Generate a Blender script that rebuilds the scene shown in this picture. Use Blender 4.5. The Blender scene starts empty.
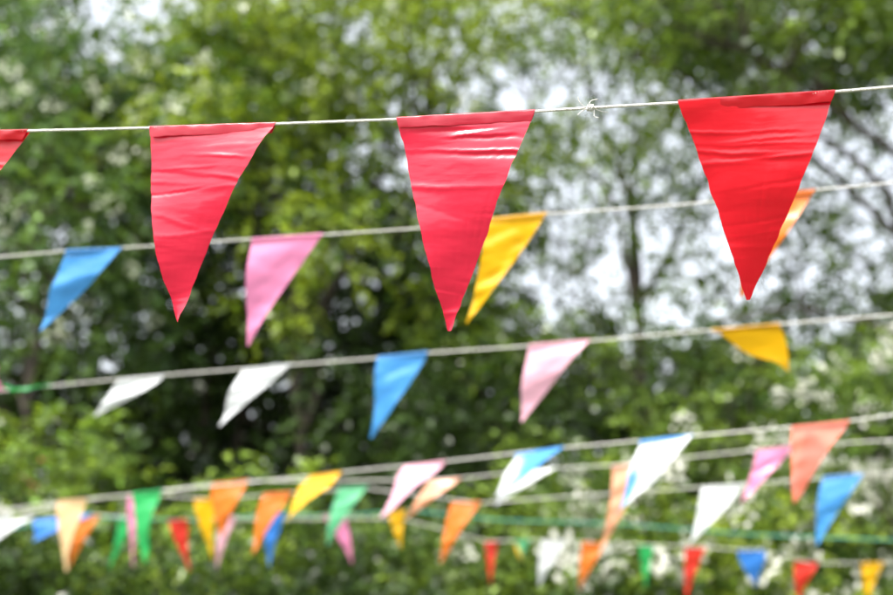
import bpy, math, random
import numpy as np
from mathutils import Vector, noise
random.seed(7)
scene=bpy.context.scene
col=scene.collection
scene.view_settings.view_transform='Standard'
try: scene.view_settings.look='None'
except Exception: pass
scene.view_settings.exposure=0
PITCH=math.radians(14); CZ=1.6; F=1240.0
# ---------------- camera
cd=bpy.data.cameras.new("camera"); cam=bpy.data.objects.new("camera",cd); col.objects.link(cam)
cam.location=(0,0,CZ); cam.rotation_euler=(math.pi/2+PITCH,0,0)
cd.sensor_width=36; cd.lens=50; cd.clip_end=2000; cd.clip_start=0.05
cd.dof.use_dof=True; cd.dof.focus_distance=1.69; cd.dof.aperture_fstop=2.9
scene.camera=cam
cp,sp=math.cos(PITCH),math.sin(PITCH)
def W(px,py,d):
    x=(px-446.5)/F*d; u=(297.5-py)/F*d
    return Vector((x, d*cp-u*sp, CZ+d*sp+u*cp))
# ---------------- light
SUN_EL=math.radians(56); SUN_AZ=math.radians(-135)   # azimuth from +Y toward +X
w=bpy.data.worlds.new("World"); scene.world=w; w.use_nodes=True
nt=w.node_tree; bg=nt.nodes['Background']; sky=nt.nodes.new('ShaderNodeTexSky')
sky.sky_type='NISHITA'; sky.sun_disc=False; sky.sun_elevation=SUN_EL; sky.sun_rotation=SUN_AZ
sky.air_density=1.0; sky.dust_density=5.0; sky.ozone_density=1.0
hsv=nt.nodes.new('ShaderNodeHueSaturation'); hsv.inputs['Saturation'].default_value=.30; hsv.inputs['Value'].default_value=3.2
nt.links.new(sky.outputs[0],hsv.inputs['Color']); nt.links.new(hsv.outputs[0],bg.inputs[0]); bg.inputs[1].default_value=0.15
sd=bpy.data.lights.new("sun",'SUN'); sd.energy=4.2; sd.angle=math.radians(0.5); sd.color=(1,0.95,0.84)
so=bpy.data.objects.new("sun",sd); col.objects.link(so)
dirv=Vector((math.sin(SUN_AZ)*math.cos(SUN_EL),math.cos(SUN_AZ)*math.cos(SUN_EL),math.sin(SUN_EL)))
so.rotation_euler=dirv.to_track_quat('Z','Y').to_euler(); so.location=(0,0,20)

# ---------------- materials
def leaf_mat(name,rough,trans,spec=0.5):
    m=bpy.data.materials.new(name); m.use_nodes=True; n=m.node_tree; n.nodes.clear()
    out=n.nodes.new('ShaderNodeOutputMaterial'); p=n.nodes.new('ShaderNodeBsdfPrincipled')
    t=n.nodes.new('ShaderNodeBsdfTranslucent'); mix=n.nodes.new('ShaderNodeMixShader')
    a=n.nodes.new('ShaderNodeAttribute'); a.attribute_name='tint'
    hs=n.nodes.new('ShaderNodeMix'); hs.data_type='RGBA'; hs.blend_type='MULTIPLY'; hs.inputs[0].default_value=1
    hs.inputs[7].default_value=(1.4,1.35,0.5,1)
    n.links.new(a.outputs['Color'],p.inputs['Base Color']); n.links.new(a.outputs['Color'],hs.inputs[6])
    n.links.new(hs.outputs[2],t.inputs['Color'])
    p.inputs['Roughness'].default_value=rough; p.inputs['Specular IOR Level'].default_value=spec
    mix.inputs[0].default_value=trans
    n.links.new(p.outputs[0],mix.inputs[1]); n.links.new(t.outputs[0],mix.inputs[2]); n.links.new(mix.outputs[0],out.inputs[0])
    return m
LEAF=leaf_mat('leaf',0.30,0.36,.42)
def simple_noise_mat(name,c1,c2,scale,rough=0.85,bump=0.3):
    m=bpy.data.materials.new(name); m.use_nodes=True; n=m.node_tree; p=n.nodes['Principled BSDF']
    tx=n.nodes.new('ShaderNodeTexNoise'); tx.inputs['Scale'].default_value=scale; tx.inputs['Detail'].default_value=6
    tc=n.nodes.new('ShaderNodeTexCoord'); n.links.new(tc.outputs['Object'],tx.inputs['Vector'])
    r=n.nodes.new('ShaderNodeValToRGB'); r.color_ramp.elements[0].position=.35; r.color_ramp.elements[1].position=.65
    r.color_ramp.elements[0].color=(*c1,1); r.color_ramp.elements[1].color=(*c2,1)
    n.links.new(tx.outputs[0],r.inputs[0]); n.links.new(r.outputs[0],p.inputs['Base Color'])
    b=n.nodes.new('ShaderNodeBump'); b.inputs['Strength'].default_value=bump; b.inputs['Distance'].default_value=.01
    n.links.new(tx.outputs[0],b.inputs['Height']); n.links.new(b.outputs[0],p.inputs['Normal'])
    p.inputs['Roughness'].default_value=rough
    return m
BARK=simple_noise_mat('bark',(0.03,0.024,0.018),(0.08,0.062,0.048),9)
GROUND=simple_noise_mat('grass_and_soil',(0.035,0.06,0.015),(0.10,0.09,0.05),0.8)
ROPE=simple_noise_mat('string_fibre',(0.50,0.49,0.46),(0.74,0.73,0.70),300,0.8)
ROPE2=simple_noise_mat('teal_string_fibre',(0.05,0.28,0.22),(0.08,0.38,0.30),300,0.6)
PET=leaf_mat('petal',0.6,0.35,0.2)
# petals: no green multiply
for nd in PET.node_tree.nodes:
    if nd.type=='MIX': nd.inputs[7].default_value=(1,1,1,1)
def flag_mat(name,rough,bump,scale):
    m=bpy.data.materials.new(name); m.use_nodes=True; n=m.node_tree; n.nodes.clear()
    out=n.nodes.new('ShaderNodeOutputMaterial'); p=n.nodes.new('ShaderNodeBsdfPrincipled')
    t=n.nodes.new('ShaderNodeBsdfTranslucent'); mix=n.nodes.new('ShaderNodeMixShader')
    a=n.nodes.new('ShaderNodeAttribute'); a.attribute_name='tint'
    uv=n.nodes.new('ShaderNodeUVMap'); mp=n.nodes.new('ShaderNodeMapping'); mp.inputs['Scale'].default_value=(0.9,6,1); mp.inputs['Rotation'].default_value=(0,0,0.12)
    tx=n.nodes.new('ShaderNodeTexNoise'); tx.inputs['Scale'].default_value=scale; tx.inputs['Detail'].default_value=5; tx.inputs['Distortion'].default_value=.6
    n.links.new(uv.outputs[0],mp.inputs[0]); n.links.new(mp.outputs[0],tx.inputs['Vector'])
    b=n.nodes.new('ShaderNodeBump'); b.inputs['Strength'].default_value=bump; b.inputs['Distance'].default_value=.004
    n.links.new(tx.outputs[0],b.inputs['Height'])
    n.links.new(b.outputs[0],p.inputs['Normal']); n.links.new(b.outputs[0],t.inputs['Normal'])
    n.links.new(a.outputs['Color'],p.inputs['Base Color']); n.links.new(a.outputs['Color'],t.inputs['Color'])
    p.inputs['Roughness'].default_value=rough; mix.inputs[0].default_value=0.35
    p.inputs['Coat Weight'].default_value=.3; p.inputs['Coat Roughness'].default_value=.15
    n.links.new(b.outputs[0],p.inputs['Coat Normal'])
    n.links.new(p.outputs[0],mix.inputs[1]); n.links.new(t.outputs[0],mix.inputs[2]); n.links.new(mix.outputs[0],out.inputs[0])
    return m
FLAG=flag_mat('thin_glossy_plastic',0.28,0.16,1.6)

def mkmesh(name,V,Fc,tint=None,mat=None,smooth=False,uv=None):
    me=bpy.data.meshes.new(name); V=np.asarray(V,dtype=np.float32); Fc=np.asarray(Fc,dtype=np.int32)
    me.vertices.add(len(V)); me.vertices.foreach_set('co',V.ravel())
    k=Fc.shape[1]; me.loops.add(Fc.size); me.loops.foreach_set('vertex_index',Fc.ravel())
    me.polygons.add(len(Fc)); me.polygons.foreach_set('loop_start',np.arange(0,Fc.size,k,dtype=np.int32))
    me.update(calc_edges=True); me.validate()
    if tint is not None:
        a=me.attributes.new('tint','FLOAT_COLOR','POINT'); a.data.foreach_set('color',np.asarray(tint,dtype=np.float32).ravel())
    if uv is not None:
        u=me.uv_layers.new(name='UVMap'); u.data.foreach_set('uv',np.asarray(uv,dtype=np.float32)[Fc.ravel()].ravel())
    if smooth: me.polygons.foreach_set('use_smooth',np.ones(len(me.polygons),dtype=bool))
    if mat: me.materials.append(mat)
    return me
def addobj(name,data,parent=None,**kw):
    o=bpy.data.objects.new(name,data); col.objects.link(o)
    if parent: o.parent=parent; o.matrix_parent_inverse=parent.matrix_basis.inverted()
    for k,v in kw.items(): o[k]=v
    return o

# ---------------- foliage
rng=np.random.default_rng(11)
def unit(v): return v/np.maximum(np.linalg.norm(v,axis=-1,keepdims=True),1e-6)
def foliage(clumps,size,twigs,per,tone):
    """clumps: array (n,6) centre+radii. leaves set alternately along twigs."""
    c=np.repeat(clumps,twigs,axis=0); n=len(c)
    d=unit(rng.normal(size=(n,3))); rr=rng.random((n,1))**0.45
    o=c[:,:3]+d*rr*c[:,3:6]
    td=unit(d*0.7+rng.normal(size=(n,3))*0.6+np.array([0,0,-0.05])); L=rng.uniform(.22,.5,(n,1))*(size/.08)**.7
    ctone=np.repeat(rng.normal(0,1,(len(clumps),1)),twigs,axis=0)
    ttone=rng.normal(0,1,(n,1))
    o=np.repeat(o,per,axis=0); td=np.repeat(td,per,axis=0); L=np.repeat(L,per,axis=0)
    ct=np.repeat(ctone,per,axis=0)[:,0]; tt=np.repeat(ttone,per,axis=0)[:,0]
    N=len(o); k=np.tile(np.arange(per),n)[:,None]/per
    p=o+td*L*k+np.array([0,0,-1.0])*L*.35*k*k
    side=unit(np.cross(td,unit(rng.normal(size=(N,3))*.35+np.array([0,0,1]))))*np.where(np.tile(np.arange(per),n)[:,None]%2==0,1,-1)
    ax=unit(td*.5+side*.8+rng.normal(size=(N,3))*.3+np.array([0,0,-.25]))
    nor=unit(np.cross(np.cross(ax,np.array([0,-.25,1.])+rng.normal(size=(N,3))*.6),ax))
    wd=np.cross(ax,nor)
    s=size*rng.uniform(.6,1.3,(N,1)); wdt=s*rng.uniform(.5,.7,(N,1))
    v0=p; v1=p+ax*s*.45+wd*wdt*.5+nor*s*.08; v2=p+ax*s-nor*s*.12; v3=p+ax*s*.45-wd*wdt*.5+nor*s*.08
    V=np.stack([v0,v1,v2,v3],1).reshape(-1,3); Fc=np.arange(4*N).reshape(-1,4)
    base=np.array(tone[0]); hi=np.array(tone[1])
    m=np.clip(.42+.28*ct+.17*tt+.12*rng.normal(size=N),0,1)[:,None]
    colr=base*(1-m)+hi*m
    colr=colr*rng.uniform(.7,1.25,(N,1))*np.where(rng.random((N,1))<.10,1.7,1.0)  # a few leaves brightened in colour to stand in for bokeh glints
    T=np.concatenate([np.repeat(colr,4,axis=0),np.ones((4*N,1))],1)
    return V,Fc,T
def blossoms(centres,rad,npet,size,c):
    rr=np.repeat(rng.uniform(.5,1.4,(len(centres),1)),npet,axis=0)
    cc=np.repeat(centres,npet,axis=0); N=len(cc)
    d=unit(rng.normal(size=(N,3))); p=cc+d*rad*rr*rng.uniform(.3,1,(N,1))
    ax=unit(d+rng.normal(size=(N,3))*.5); wd=unit(np.cross(ax,rng.normal(size=(N,3)))); s=size*rng.uniform(.7,1.3,(N,1))
    V=np.stack([p,p+ax*s*.6+wd*s*.4,p+ax*s,p+ax*s*.6-wd*s*.4],1).reshape(-1,3)
    Fc=np.arange(4*N).reshape(-1,4)
    T=np.concatenate([np.repeat(np.array(c)[None]*rng.uniform(.8,1.1,(N,1)),4,axis=0),np.ones((4*N,1))],1)
    return V,Fc,T
def tube(V,Fc,pts,rad,k=7):
    pts=[Vector(p) for p in pts]; off=len(V); n=len(pts)
    for i,p in enumerate(pts):
        t=(pts[min(i+1,n-1)]-pts[max(i-1,0)]).normalized()
        a=t.orthogonal().normalized() if i==0 else (a-t*a.dot(t)).normalized()
        b=t.cross(a); r=rad[i] if hasattr(rad,'__len__') else rad
        for j in range(k):
            an=2*math.pi*j/k; q=p+(a*math.cos(an)+b*math.sin(an))*r; V.append(tuple(q))
    for i in range(n-1):
        for j in range(k):
            Fc.append((off+i*k+j,off+i*k+(j+1)%k,off+(i+1)*k+(j+1)%k,off+(i+1)*k+j))
def limb(V,Fc,a,b,r0,r1,seg=7,wob=.12):
    a=Vector(a); b=Vector(b); L=(b-a).length; pts=[];rad=[]
    s=random.random()*100
    for i in range(seg+1):
        t=i/seg; p=a.lerp(b,t); o=noise.noise_vector(Vector((s,t*2.2,0)))*wob*L*math.sin(math.pi*t)
        o.z+=.12*L*math.sin(math.pi*t); pts.append(p+o); rad.append(r0*(1-t)+r1*t)
    tube(V,Fc,pts,rad); return pts
def make_plant(kind,label,cat,base,trunk_h,tr,crown_c,crown_r,ncl,clr,size,twigs,per,tone,lean=(0,0),flowers=None,fc=None,group=None,shell=.55,bare=0,extra=None):
    root=bpy.data.objects.new(kind,None); col.objects.link(root); root.location=(base[0],base[1],0); root.empty_display_size=.3
    root['label']=label; root['category']=cat
    if group: root['group']=group
    bpy.context.view_layer.update()
    cc=[]
    while len(cc)<ncl:
        d=Vector((random.gauss(0,1),random.gauss(0,1),random.gauss(0,1))).normalized()*(random.random()**shell)
        p=Vector((crown_c[0]+d.x*crown_r[0],crown_c[1]+d.y*crown_r[1],crown_c[2]+d.z*crown_r[2]))
        if p.z<.35: continue
        q=clr*random.uniform(.65,1.3); cc.append((p.x,p.y,p.z,q*1.15,q*1.15,q*.7))
    cc=np.array(cc)
    V=[];Fc=[]
    top=Vector((base[0]+lean[0],base[1]+lean[1],trunk_h))
    tp=limb(V,Fc,(base[0],base[1],-.1),top,tr,tr*.6,10,.06)
    mains=[]
    for i in range(5 if trunk_h>1 else 4):
        c=cc[random.randrange(len(cc))]; e=top.lerp(Vector(c[:3]),.75)
        mains+=limb(V,Fc,tp[-1-random.randrange(0,3)],e,tr*.5,tr*.22,7,.15)[3:]
    for c in cc:
        e=Vector(c[:3]); s=min(mains,key=lambda m:(m-e).length)
        limb(V,Fc,s,e,tr*.16,tr*.05,5,.15)
    for i in range(bare):
        s=random.choice(mains); e=s+Vector((random.gauss(0,1),random.gauss(0,.6),random.gauss(0.1,.8)))*.9
        limb(V,Fc,s,e,tr*.14,tr*.03,6,.25)
    for (ea,eb,r0,r1) in (extra or []): limb(V,Fc,ea,eb,r0,r1,10,.1)
    addobj('trunk',mkmesh('trunk',V,Fc,None,BARK,True),root)
    v,f,t=foliage(cc,size,twigs,per,tone)
    addobj('crown',mkmesh('crown',v,f,t,LEAF),root)
    if flowers:
        nfl,frad,npet,psz=flowers
        idx=rng.integers(0,len(cc),nfl); d=unit(rng.normal(size=(nfl,3))*[1,1,1]+[0,-.9,.5])
        ce=cc[idx,:3]+d*cc[idx,3:6]*1.3
        v,f,t=blossoms(ce,frad,npet,psz,fc)
        addobj('blossom',mkmesh('blossom',v,f,t,PET),root,kind='stuff')
    return root
YEL=((.05,.10,.014),(.28,.37,.045)); MID=((.035,.075,.014),(.18,.27,.045)); DRK=((.018,.036,.010),(.055,.10,.022))  # darkest tone has the shade of understory foliage put into leaf colour
BLU=((.035,.08,.03),(.15,.25,.07))
LT=((.11,.20,.03),(.33,.44,.08))
make_plant('tree','broad leafy tree with cool green crown beside shrubs','tree',(-5.2,14.5),3.4,.11,(-5.4,14.3,7.0),(3.2,2.4,3.3),66,.60,.12,24,10,BLU,(.3,0),(110,.11,18,.06),(.72,.76,.6))
make_plant('tree','tall leafy tree with pale yellow-green crown over shrubs','tree',(-1.6,15.6),4.2,.10,(-1.6,15.0,7.9),(3.6,2.4,3.3),82,.56,.12,24,10,YEL,(-.3,0),(60,.09,16,.06),(.72,.76,.6))
make_plant('tree','tall tree with sunlit crown and thin dark branches','tree',(3.2,17.2),6.2,.09,(3.6,16.6,10.5),(4.6,2.6,2.6),84,.70,.13,24,10,YEL,(-.5,-.2),bare=14)
make_plant('tree','leafy tree with bright green crown over flowering shrubs','tree',(6.8,13.6),4.6,.12,(4.4,13.2,8.2),(3.8,2.0,1.3),60,.58,.11,22,10,MID,(-.6,0),bare=8,
  extra=[((6.2,13.6,4.4),(2.2,13.4,7.9),.05,.015),((6.2,13.6,4.2),(3.0,13.6,4.7),.04,.012)])
make_plant('tree','slender tree with light foliage and dark twigs','tree',(2.4,14.6),3.2,.035,(2.4,14.6,5.4),(3.0,1.6,2.3),94,.36,.095,12,9,MID,(.3,0),bare=18,shell=.35)
make_plant('tree','slender leaning tree with light foliage','tree',(5.3,15.5),3.4,.035,(5.0,15.6,5.6),(2.8,1.6,2.3),74,.36,.10,12,9,MID,(-.3,0),bare=16,shell=.35)
make_plant('tree','dense dark green tree with shade put into leaf colour','tree',(-3.2,18.0),3.0,.15,(-3.2,18,5.5),(3.6,2.0,4.6),80,.85,.17,20,10,DRK)
make_plant('tree','dense dark green tree with shade put into leaf colour','tree',(-7.6,17.6),3.0,.15,(-7.6,17.6,5.5),(3.0,2.0,5.2),70,.85,.17,20,10,DRK)
make_plant('tree','dense dark green tree with low crown and shade put into leaf colour','tree',(.6,18.6),3.0,.15,(.0,18.6,5.0),(2.4,2.0,4.0),60,.85,.17,20,10,DRK)
sh=dict(group='shrubs along the garden edge')
def shrub(x,y,h,tone,fl=None,fc=(.82,.82,.74),rx=1.35,label='light green leafy shrub growing on the ground',n=34,ry=1.0):
    make_plant('shrub',label,'shrub',(x,y),.5,.04,(x,y,h*.55),(rx,ry,h*.46),n,.42,.09,20,10,tone,(0,0),fl,fc,group=sh['group'],shell=.5)
shrub(-6.4,11.4,3.3,LT); shrub(-4.3,11.2,3.35,LT,(26,.10,22,.065)); shrub(-2.4,11.4,3.25,LT); shrub(-.7,11.6,2.9,MID)
shrub(1.0,11.4,2.9,MID,(14,.12,24,.065),label='green shrub with white blossom clusters')
shrub(2.2,11.3,2.8,YEL,(34,.15,34,.07),label='green shrub with white blossom clusters')
shrub(4.0,11.5,4.0,MID,(54,.16,38,.07),label='tall shrub full of white blossom clusters')
shrub(5.8,11.6,4.1,YEL,(50,.16,38,.07),label='tall shrub full of white blossom clusters')
shrub(-3.6,12.8,4.3,MID,(12,.04,12,.05),(.90,.10,.30),1.6,'green shrub dotted with pink blossoms')
shrub(-5.8,12.9,4.2,MID,(12,.05,12,.05),(.90,.10,.30),1.6,'green shrub dotted with pink blossoms')
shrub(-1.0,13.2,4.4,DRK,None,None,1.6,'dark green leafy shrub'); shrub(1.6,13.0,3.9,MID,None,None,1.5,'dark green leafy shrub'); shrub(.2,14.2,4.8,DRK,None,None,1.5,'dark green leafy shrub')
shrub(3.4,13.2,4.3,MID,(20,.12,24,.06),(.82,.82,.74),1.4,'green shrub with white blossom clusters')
for x in (-5.2,-3.6,-2.0,-.4,1.2): shrub(x,10.5,2.35 if x<1 else 1.95,DRK,None,None,1.0,'added low shrub with shade put into dark green leaf colour',28,.5)  # added low row, dark leaf colour stands in for shade under the shrubs
# distant wood, one mass
cl=[]
for i in range(420):
    x=random.uniform(-19,19); y=random.uniform(21,26)
    hmax=14.5 if x<.4 else 6.3
    hmax+=1.6*noise.noise(Vector((x*.4,0,3)))
    z=random.uniform(.3,hmax) if i%3 else random.uniform(.3,min(hmax,5)); q=random.uniform(.9,1.6); cl.append((x,y,z,q,q,q*.8))
v,f,t=foliage(np.array(cl),.34,22,9,(DRK[0],(.08,.14,.03)))
o=addobj('distant_wood',mkmesh('distant_wood',v,f,t,LEAF),None,kind='stuff',label='far-off mass of dark green woodland',category='woodland')
# ground
g=mkmesh('ground',[(-600,-600,0),(600,-600,0),(600,600,0),(-600,600,0)],[(0,1,2,3)],None,GROUND)
addobj('ground',g,None,kind='structure',label='grassy garden soil',category='ground')

# ---------------- strings
lines={
'a':dict(p=[(-500,139),(-200,135),(28,131),(150,128),(276,124),(397,119.5),(535,111.5),(590,108),(678,103),(835,92),(893,87),(1100,70),(1400,44)],i0=.5345,i1=.641,r=.0019),
'b':dict(p=[(-500,298),(0,257),(68,251),(122,248),(252,239),(323,235),(422,228),(487,220),(547,214),(680,205),(745,198),(815,190),(893,183),(1300,143)],i0=.27,i1=.325,r=.0022),
'c':dict(p=[(-500,440),(0,391),(120,379),(165,375),(290,365),(378,358),(428,353),(529,346),(590,341),(712,330),(780,324),(893,315),(1300,280)],i0=.185,i1=.25,r=.0028),
'd':dict(p=[(-500,560),(0,510),(85,499),(310,476),(342,472),(440,462),(560,448),(692,436),(792,427),(850,421),(893,415),(1300,372)],i0=.133,i1=.241,r=.0032),
'e':dict(p=[(-500,565),(0,519),(70,502),(213,484),(246,481),(430,480),(460,478),(558,468),(615,465),(755,450),(793,446),(893,440),(1300,405)],i0=.135,i1=.17,r=.0032),
'f':dict(p=[(-500,560),(0,525),(58,503),(140,494),(215,499),(290,493),(365,488),(480,503),(560,497),(702,487),(744,484),(862,475),(893,472),(1300,440)],i0=.120,i1=.155,r=.0032),
'g':dict(p=[(-500,560),(0,530),(93,517),(188,520),(284,514),(340,516),(406,510),(500,520),(620,524),(760,535),(893,540),(1300,560)],i0=.112,i1=.118,r=.0045),
'h':dict(p=[(-500,500),(0,508),(170,520),(400,518),(486,541),(566,540),(605,543),(700,547),(765,551),(815,563),(893,563),(1300,590)],i0=.108,i1=.115,r=.0036),
}
def dep(k,px): 
    l=lines[k]; return 1/(l['i0']+(l['i1']-l['i0'])*px/893)
def interp(pts,n):
    out=[]
    for i in range(len(pts)-1):
        for j in range(n): out.append(pts[i].lerp(pts[i+1],j/n))
    out.append(pts[-1]); return out
for k,l in lines.items():
    pts=interp([W(px,py,dep(k,px)) for px,py in l['p']],4)
    root=None; V=[];Fc=[]
    if k=='a':
        # twisted three-strand cord
        dense=[]; pitch=.011; step=pitch/7
        for i in range(len(pts)-1):
            n=max(1,int((pts[i+1]-pts[i]).length/step))
            for j in range(n): dense.append(pts[i].lerp(pts[i+1],j/n))
        for s in range(3):
            hp=[]; acc=0; prev=dense[0]
            for q in dense:
                acc+=(q-prev).length; prev=q
                an=2*math.pi*(acc/pitch+s/3)
                hp.append(q+Vector((0,math.cos(an),math.sin(an)))*l['r']*.55)
            tube(V,Fc,hp,l['r']*.62,5)
    else: tube(V,Fc,pts,l['r'],8)
    o=addobj('bunting_string',mkmesh('bunting_string',V,Fc,None,ROPE2 if k=='g' else ROPE,True),None,
      label=('thin twisted white cord carrying red pennants' if k=='a' else 'teal cord carrying small colourful pennants' if k=='g' else 'thin white cord carrying colourful pennants'),category='string',group='cords of bunting strung across the garden')
    if k=='a':
        V=[];Fc=[]; c=W(590,108,dep('a',590))
        for s in range(5):
            pp=[]
            for j in range(26):
                an=j/25*2*math.pi*1.3+s; r=.0030+.0012*math.sin(s*2+j*.3)
                pp.append(c+Vector((math.sin(an*.7+s)*.004,math.cos(an)*r,math.sin(an)*r)))
            tube(V,Fc,pp,.0008,5)
        for s,(ex,ez) in enumerate([(-.014,-.009),(.012,-.014),(-.018,.012),(.007,.013),(.022,-.005)]):
            pp=[c+Vector((ex*t+.003*math.sin(5*t+s),-.002*t,ez*t+.003*math.sin(4*t+2*s))) for t in [i/8 for i in range(9)]]
            tube(V,Fc,pp,.0006,5)
        addobj('knot',mkmesh('knot',V,Fc,None,ROPE,True),o,label='small frayed knot in the cord')
# ---------------- flags
C={'red':(.70,.004,.018),'sheen_red':(.70,.016,.055),'pink':(.84,.27,.50),'lpink':(.86,.46,.58),'blue':(.07,.32,.74),'dblue':(.04,.22,.70),'yellow':(.88,.48,.006),  # pinker front-row red has sky sheen mixed into its colour
'white':(.80,.83,.86),'orange':(.88,.22,.03),'salmon':(.82,.22,.15),'green':(.03,.45,.12),'cream':(.82,.56,.30),'peach':(.86,.40,.24),'dgreen':(.03,.35,.06),'fred':(.74,.04,.025),'mint':(.12,.50,.25)}
NM={'red':'red','sheen_red':'red with pink sheen in its colour','pink':'pink','lpink':'pale pink','blue':'blue','dblue':'deep blue','yellow':'yellow','white':'white','orange':'orange','salmon':'salmon pink','green':'green','cream':'cream','peach':'peach','dgreen':'green','fred':'red','mint':'mint green'}
def fbm(x,y,z): return noise.noise(Vector((x,y,z)))+.5*noise.noise(Vector((2*x,2*y,z+5)))
def hash_seed(a,b): return ((a[0]*12.9898+b[1]*78.233)%37)*1.37
def flag(k,Lp,Rp,Tp,c,c2=None,bend=-.05,dt=0.0,curl=.02,leaf=0,label=None,seed=None,hem=False,amp=1.0,c2_mask=None):
    front=(k=='a'); N=170 if front else 30; M=48 if front else 12
    s0=(hash_seed(Lp,Tp) if seed is None else seed)
    dl,dr=dep(k,Lp[0]),dep(k,Rp[0]); L=W(*Lp,dl); R=W(*Rp,dr); T=W(*Tp,(dl+dr)/2+dt)
    wv=R-L; H=(T-(L+R)/2); nrm=wv.cross(H).normalized()
    if nrm.y>0: nrm=-nrm   # toward viewer
    wl=wv.length; wu=wv.normalized(); hl=H.length
    V=[];Fc=[];TT=[];UV=[]
    c1=Vector(C[c]); cb=Vector(C[c2]) if c2 else c1
    rs=random.Random(int(s0*1000)); folds=[]
    for q in range(9):
        folds.append((rs.uniform(.05,.34),rs.uniform(-.10,.12),rs.uniform(.006,.013),rs.uniform(.4,1.1)*rs.choice((1,1,-1)),rs.uniform(-.8,.8),rs.uniform(.35,1.3)))
    for q in range(7):
        folds.append((rs.uniform(.36,.95),rs.uniform(-.16,.22),rs.uniform(.007,.016),rs.uniform(.2,.6)*rs.choice((1,-1)),rs.uniform(-.6,.6),rs.uniform(.3,.9)))
    for i in range(N+1):
        t=i/N
        wsc=1.0-t*.985
        A=L.lerp(T,t); B=R.lerp(T,t)
        mid=(A+B)/2
        half=(B-A)/2
        for j in range(M+1):
            s=j/M; x=(s*2-1)
            lw=1+leaf*4*t*(1-t)
            tipw=wu*wl*.012*t
            p=mid+(half*lw+tipw)*x+wu*(bend*wl*4*t*(1-t))
            sx=x*wsc
            bil=curl*math.sin(math.pi*min(1,t*1.1))*(.6+.4*fbm(s0,t*1.3,0))+.35*curl*math.sin(2.2*math.pi*t+s0)*x
            p=p+nrm*bil
            yy=t*hl/wl*1.0
            xx=sx*.5
            if front:
                d=0
                tw=t+.012*fbm(xx*2.2+s0,t*5,4)
                for (t0,sl,wd,hh,sc,ss) in folds:
                    u=(tw-t0-sl*xx)/wd
                    if -4<u<4:
                        d+=hh*math.exp(-u*u*.7)*math.exp(-((sx-sc)/ss)**2)
                d=d*.0014*amp+.0028*fbm(xx*2+s0,yy*3,1)+.0003*fbm(xx*6+s0,yy*16,8)
                fade=min(1,t*14)
                p=p+nrm*d*fade
                p=p+wu*(.0016*fbm(s0+7+x*2,yy*9,0)*abs(x)*fade)+Vector((0,0,1))*(.0015*fbm(s0+x*9,yy*4,9)*fade*(1-t))
            else:
                p=p+nrm*(.006*amp*fbm(xx*3+s0,yy*4,s0)+.010*amp*fbm(s0,yy*2+xx,4))*min(1,t*6)
            V.append(tuple(p)); UV.append((xx+.5+s0,yy))
            mixv=0
            if c2:
                q=c2_mask(s,t) if c2_mask else (s*.8-t*.9+.1+.15*fbm(s*2,t*3,s0))  # where the second colour blends over the sheet
                mixv=max(0,min(1,q*4+.5))
            cc=c1*(1-mixv)+cb*mixv; TT.append((*cc,1))
    for i in range(N):
        for j in range(M):
            a=i*(M+1)+j; Fc.append((a,a+M+1,a+M+2,a+1))
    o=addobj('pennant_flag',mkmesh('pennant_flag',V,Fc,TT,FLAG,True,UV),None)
    # sleeve folded round the cord and pressed back on the sheet
    hV=[];hF=[];hT=[];hU=[]
    r=lines[k]['r']*1.25; depth=(.013 if front else .012); m=40 if front else 10; prof=[]
    for a in range(7): 
        an=math.pi*a/6; prof.append((-math.cos(an)*r, math.sin(an)*r+r*.2))
    prof=[(-r*.8,-depth)]+prof+[(r*1.15+.0006,-depth*.5),(r*.9+.0012,-depth)]
    dn=H.normalized(); 
    for j in range(m+1):
        s=j/m; 
        for q,(u,vv) in enumerate(prof):
            ins=max(0,-vv)/hl
            A=L.lerp(T,ins); B=R.lerp(T,ins); p=A.lerp(B,s)
            up=max(0,vv)
            wob=.0010*fbm(s*9+s0,q*.4,0) if front else 0
            low=(.0025*fbm(s*5+s0,3,0) if (front and q==len(prof)-1) else 0)
            p=p+nrm*(u+wob)+(-dn)*(up+low)
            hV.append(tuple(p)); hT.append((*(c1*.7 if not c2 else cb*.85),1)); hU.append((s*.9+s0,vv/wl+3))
    K=len(prof)
    for j in range(m):
        for q in range(K-1):
            a=j*K+q; hF.append((a,a+1,a+K+1,a+K))
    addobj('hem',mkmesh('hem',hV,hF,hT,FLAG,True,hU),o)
    o['label']=label or (f"{NM[c]}{' and '+NM[c2] if c2 else ''} plastic pennant hanging from {'teal' if k=='g' else 'white'} cord")
    o['category']='pennant'; o['group']='pennants strung on cords'
    return o
# front row
flag('a',(-100,134),(28,131),(-62,312),'red',bend=-.06,dt=.03,label='crumpled glossy red plastic pennant on twisted white cord')
flag('a',(150,128),(276,124),(178,322),'sheen_red',bend=-.05,dt=-.01,label='red pennant with creased top edge, pink sky sheen put into its colour')
flag('a',(397,119),(535,111.5),(449,331),'sheen_red',bend=0.0,dt=.0,amp=1.4,label='glossy red pennant with many wrinkles and shiny streaks')
flag('a',(678,102),(835,92),(748,300),'red',bend=.015,dt=.03,amp=.85,label='deep red pennant with faint cross folds')
# second row
flag('b',(66,250),(122,248),(38,333),'blue',bend=.06,dt=.08,leaf=.1)
flag('b',(252,239),(323,234),(248,346),'pink',bend=-.02,dt=.05)
flag('b',(487,219),(547,213),(467,323),'yellow',bend=.05,dt=.05)
flag('b',(742,198),(815,190),(741,297),'orange',bend=.02,dt=.03)
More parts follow.
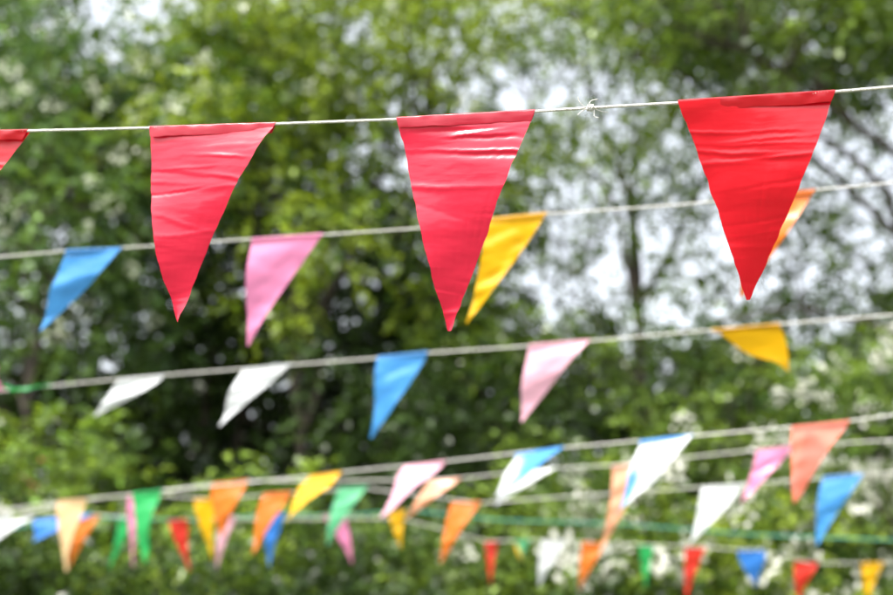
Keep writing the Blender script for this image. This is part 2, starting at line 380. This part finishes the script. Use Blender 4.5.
# third row
flag('c',(14,389),(52,385),(2,386),'green',label='rolled up green pennant wrapped along white cord',dt=0,bend=0)
flag('c',(-30,393),(6,389),(-4,364),'pink',label='pink pennant flipped up over white cord',dt=0)
flag('c',(120,379),(165,375),(94,416),'white',bend=.1,leaf=.35,dt=.1)
flag('c',(243,369),(291,364),(220,426),'white',bend=.0,leaf=.1,dt=.08)
flag('c',(378,357),(428,352),(371,438),'blue',bend=.05,leaf=.1,dt=.05)
flag('c',(529,345),(590,340),(522,422),'lpink',bend=-.02,dt=.05)
flag('c',(712,330),(780,324),(788,371),'yellow',bend=.03,dt=.1,leaf=.05,label='yellow pennant blown sideways on white cord')
# lower rows
flag('d',(58,501),(87,499),(66,571),'cream')
flag('d',(133,493),(162,490),(146,563),'green')
flag('d',(310,476),(342,472),(284,523),'yellow',leaf=.25,bend=.05)
flag('d',(405,466),(446,461),(381,518),'lpink',leaf=.15,bend=.05)
flag('d',(516,454),(564,447),(494,498),'white','blue',leaf=.1,bend=.1)
flag('d',(640,441),(693,435),(617,512),'white','blue',leaf=.2,bend=.1,c2_mask=lambda s,t:(.35-abs(s-.15))*1-.6+t*.8)
flag('d',(792,427),(850,421),(795,503),'salmon',bend=-.02)
flag('e',(213,484),(248,480),(222,536),'orange',leaf=.2)
flag('e',(-14,520),(12,516),(-5,545),'white',leaf=.2)
flag('e',(430,481),(461,478),(406,518),'peach',leaf=.2,bend=.05)
flag('e',(523,472),(558,467),(494,506),'white',leaf=.1)
flag('e',(612,493-26),(645,463),(599,552),'peach',leaf=-.05,bend=.12)
flag('e',(757,450),(794,446),(741,503),'pink',bend=.04)
flag('f',(35,520),(93,513),(34,541),'dblue',leaf=.1,bend=.05,label='blue pennant blown flat along white cord')
flag('f',(10,522),(36,516),(-12,547),'white',leaf=.2)
flag('f',(128,508-12),(141,495),(133,567),'pink')
flag('f',(194,500),(216,498),(213,559),'yellow')
flag('f',(264,494),(292,492),(253,554),'orange',leaf=.1)
flag('f',(339,488),(368,486),(327,545),'mint',leaf=.1)
flag('f',(452,503),(481,502),(441,563),'orange',leaf=.05)
flag('f',(702,487),(744,484),(690,544),'white',leaf=.1,bend=.05)
flag('f',(823,477),(863,474),(817,545),'blue',leaf=.1)
flag('g',(78,520),(100,516),(70,566),'orange')
flag('g',(118,520),(134,519),(108,570),'green',bend=.1)
flag('g',(168,520),(188,520),(190,571),'fred')
flag('g',(219,518),(236,517),(217,569),'lpink')
flag('g',(265,515),(285,514),(269,567),'dblue')
flag('g',(323,516),(345,516),(352,564),'pink',bend=.1)
flag('g',(388,512),(406,510),(401,548),'yellow')
flag('h',(485,542),(498,542),(491,585),'fred')
flag('h',(514,541),(530,540),(521,560),'yellow','mint')
flag('h',(541,541),(567,540),(539,587),'white')
flag('h',(582,542),(606,543),(580,589),'orange')
flag('h',(639,546),(654,546),(646,590),'green')
flag('h',(685,547),(706,548),(686,598),'fred')
flag('h',(738,550),(765,551),(756,586),'dblue',leaf=.3)
flag('h',(794,562),(818,563),(798,602),'fred')
flag('h',(861,563),(884,563),(867,600),'yellow')
print('faces',sum(len(o.data.polygons) for o in bpy.data.objects if o.type=='MESH'))
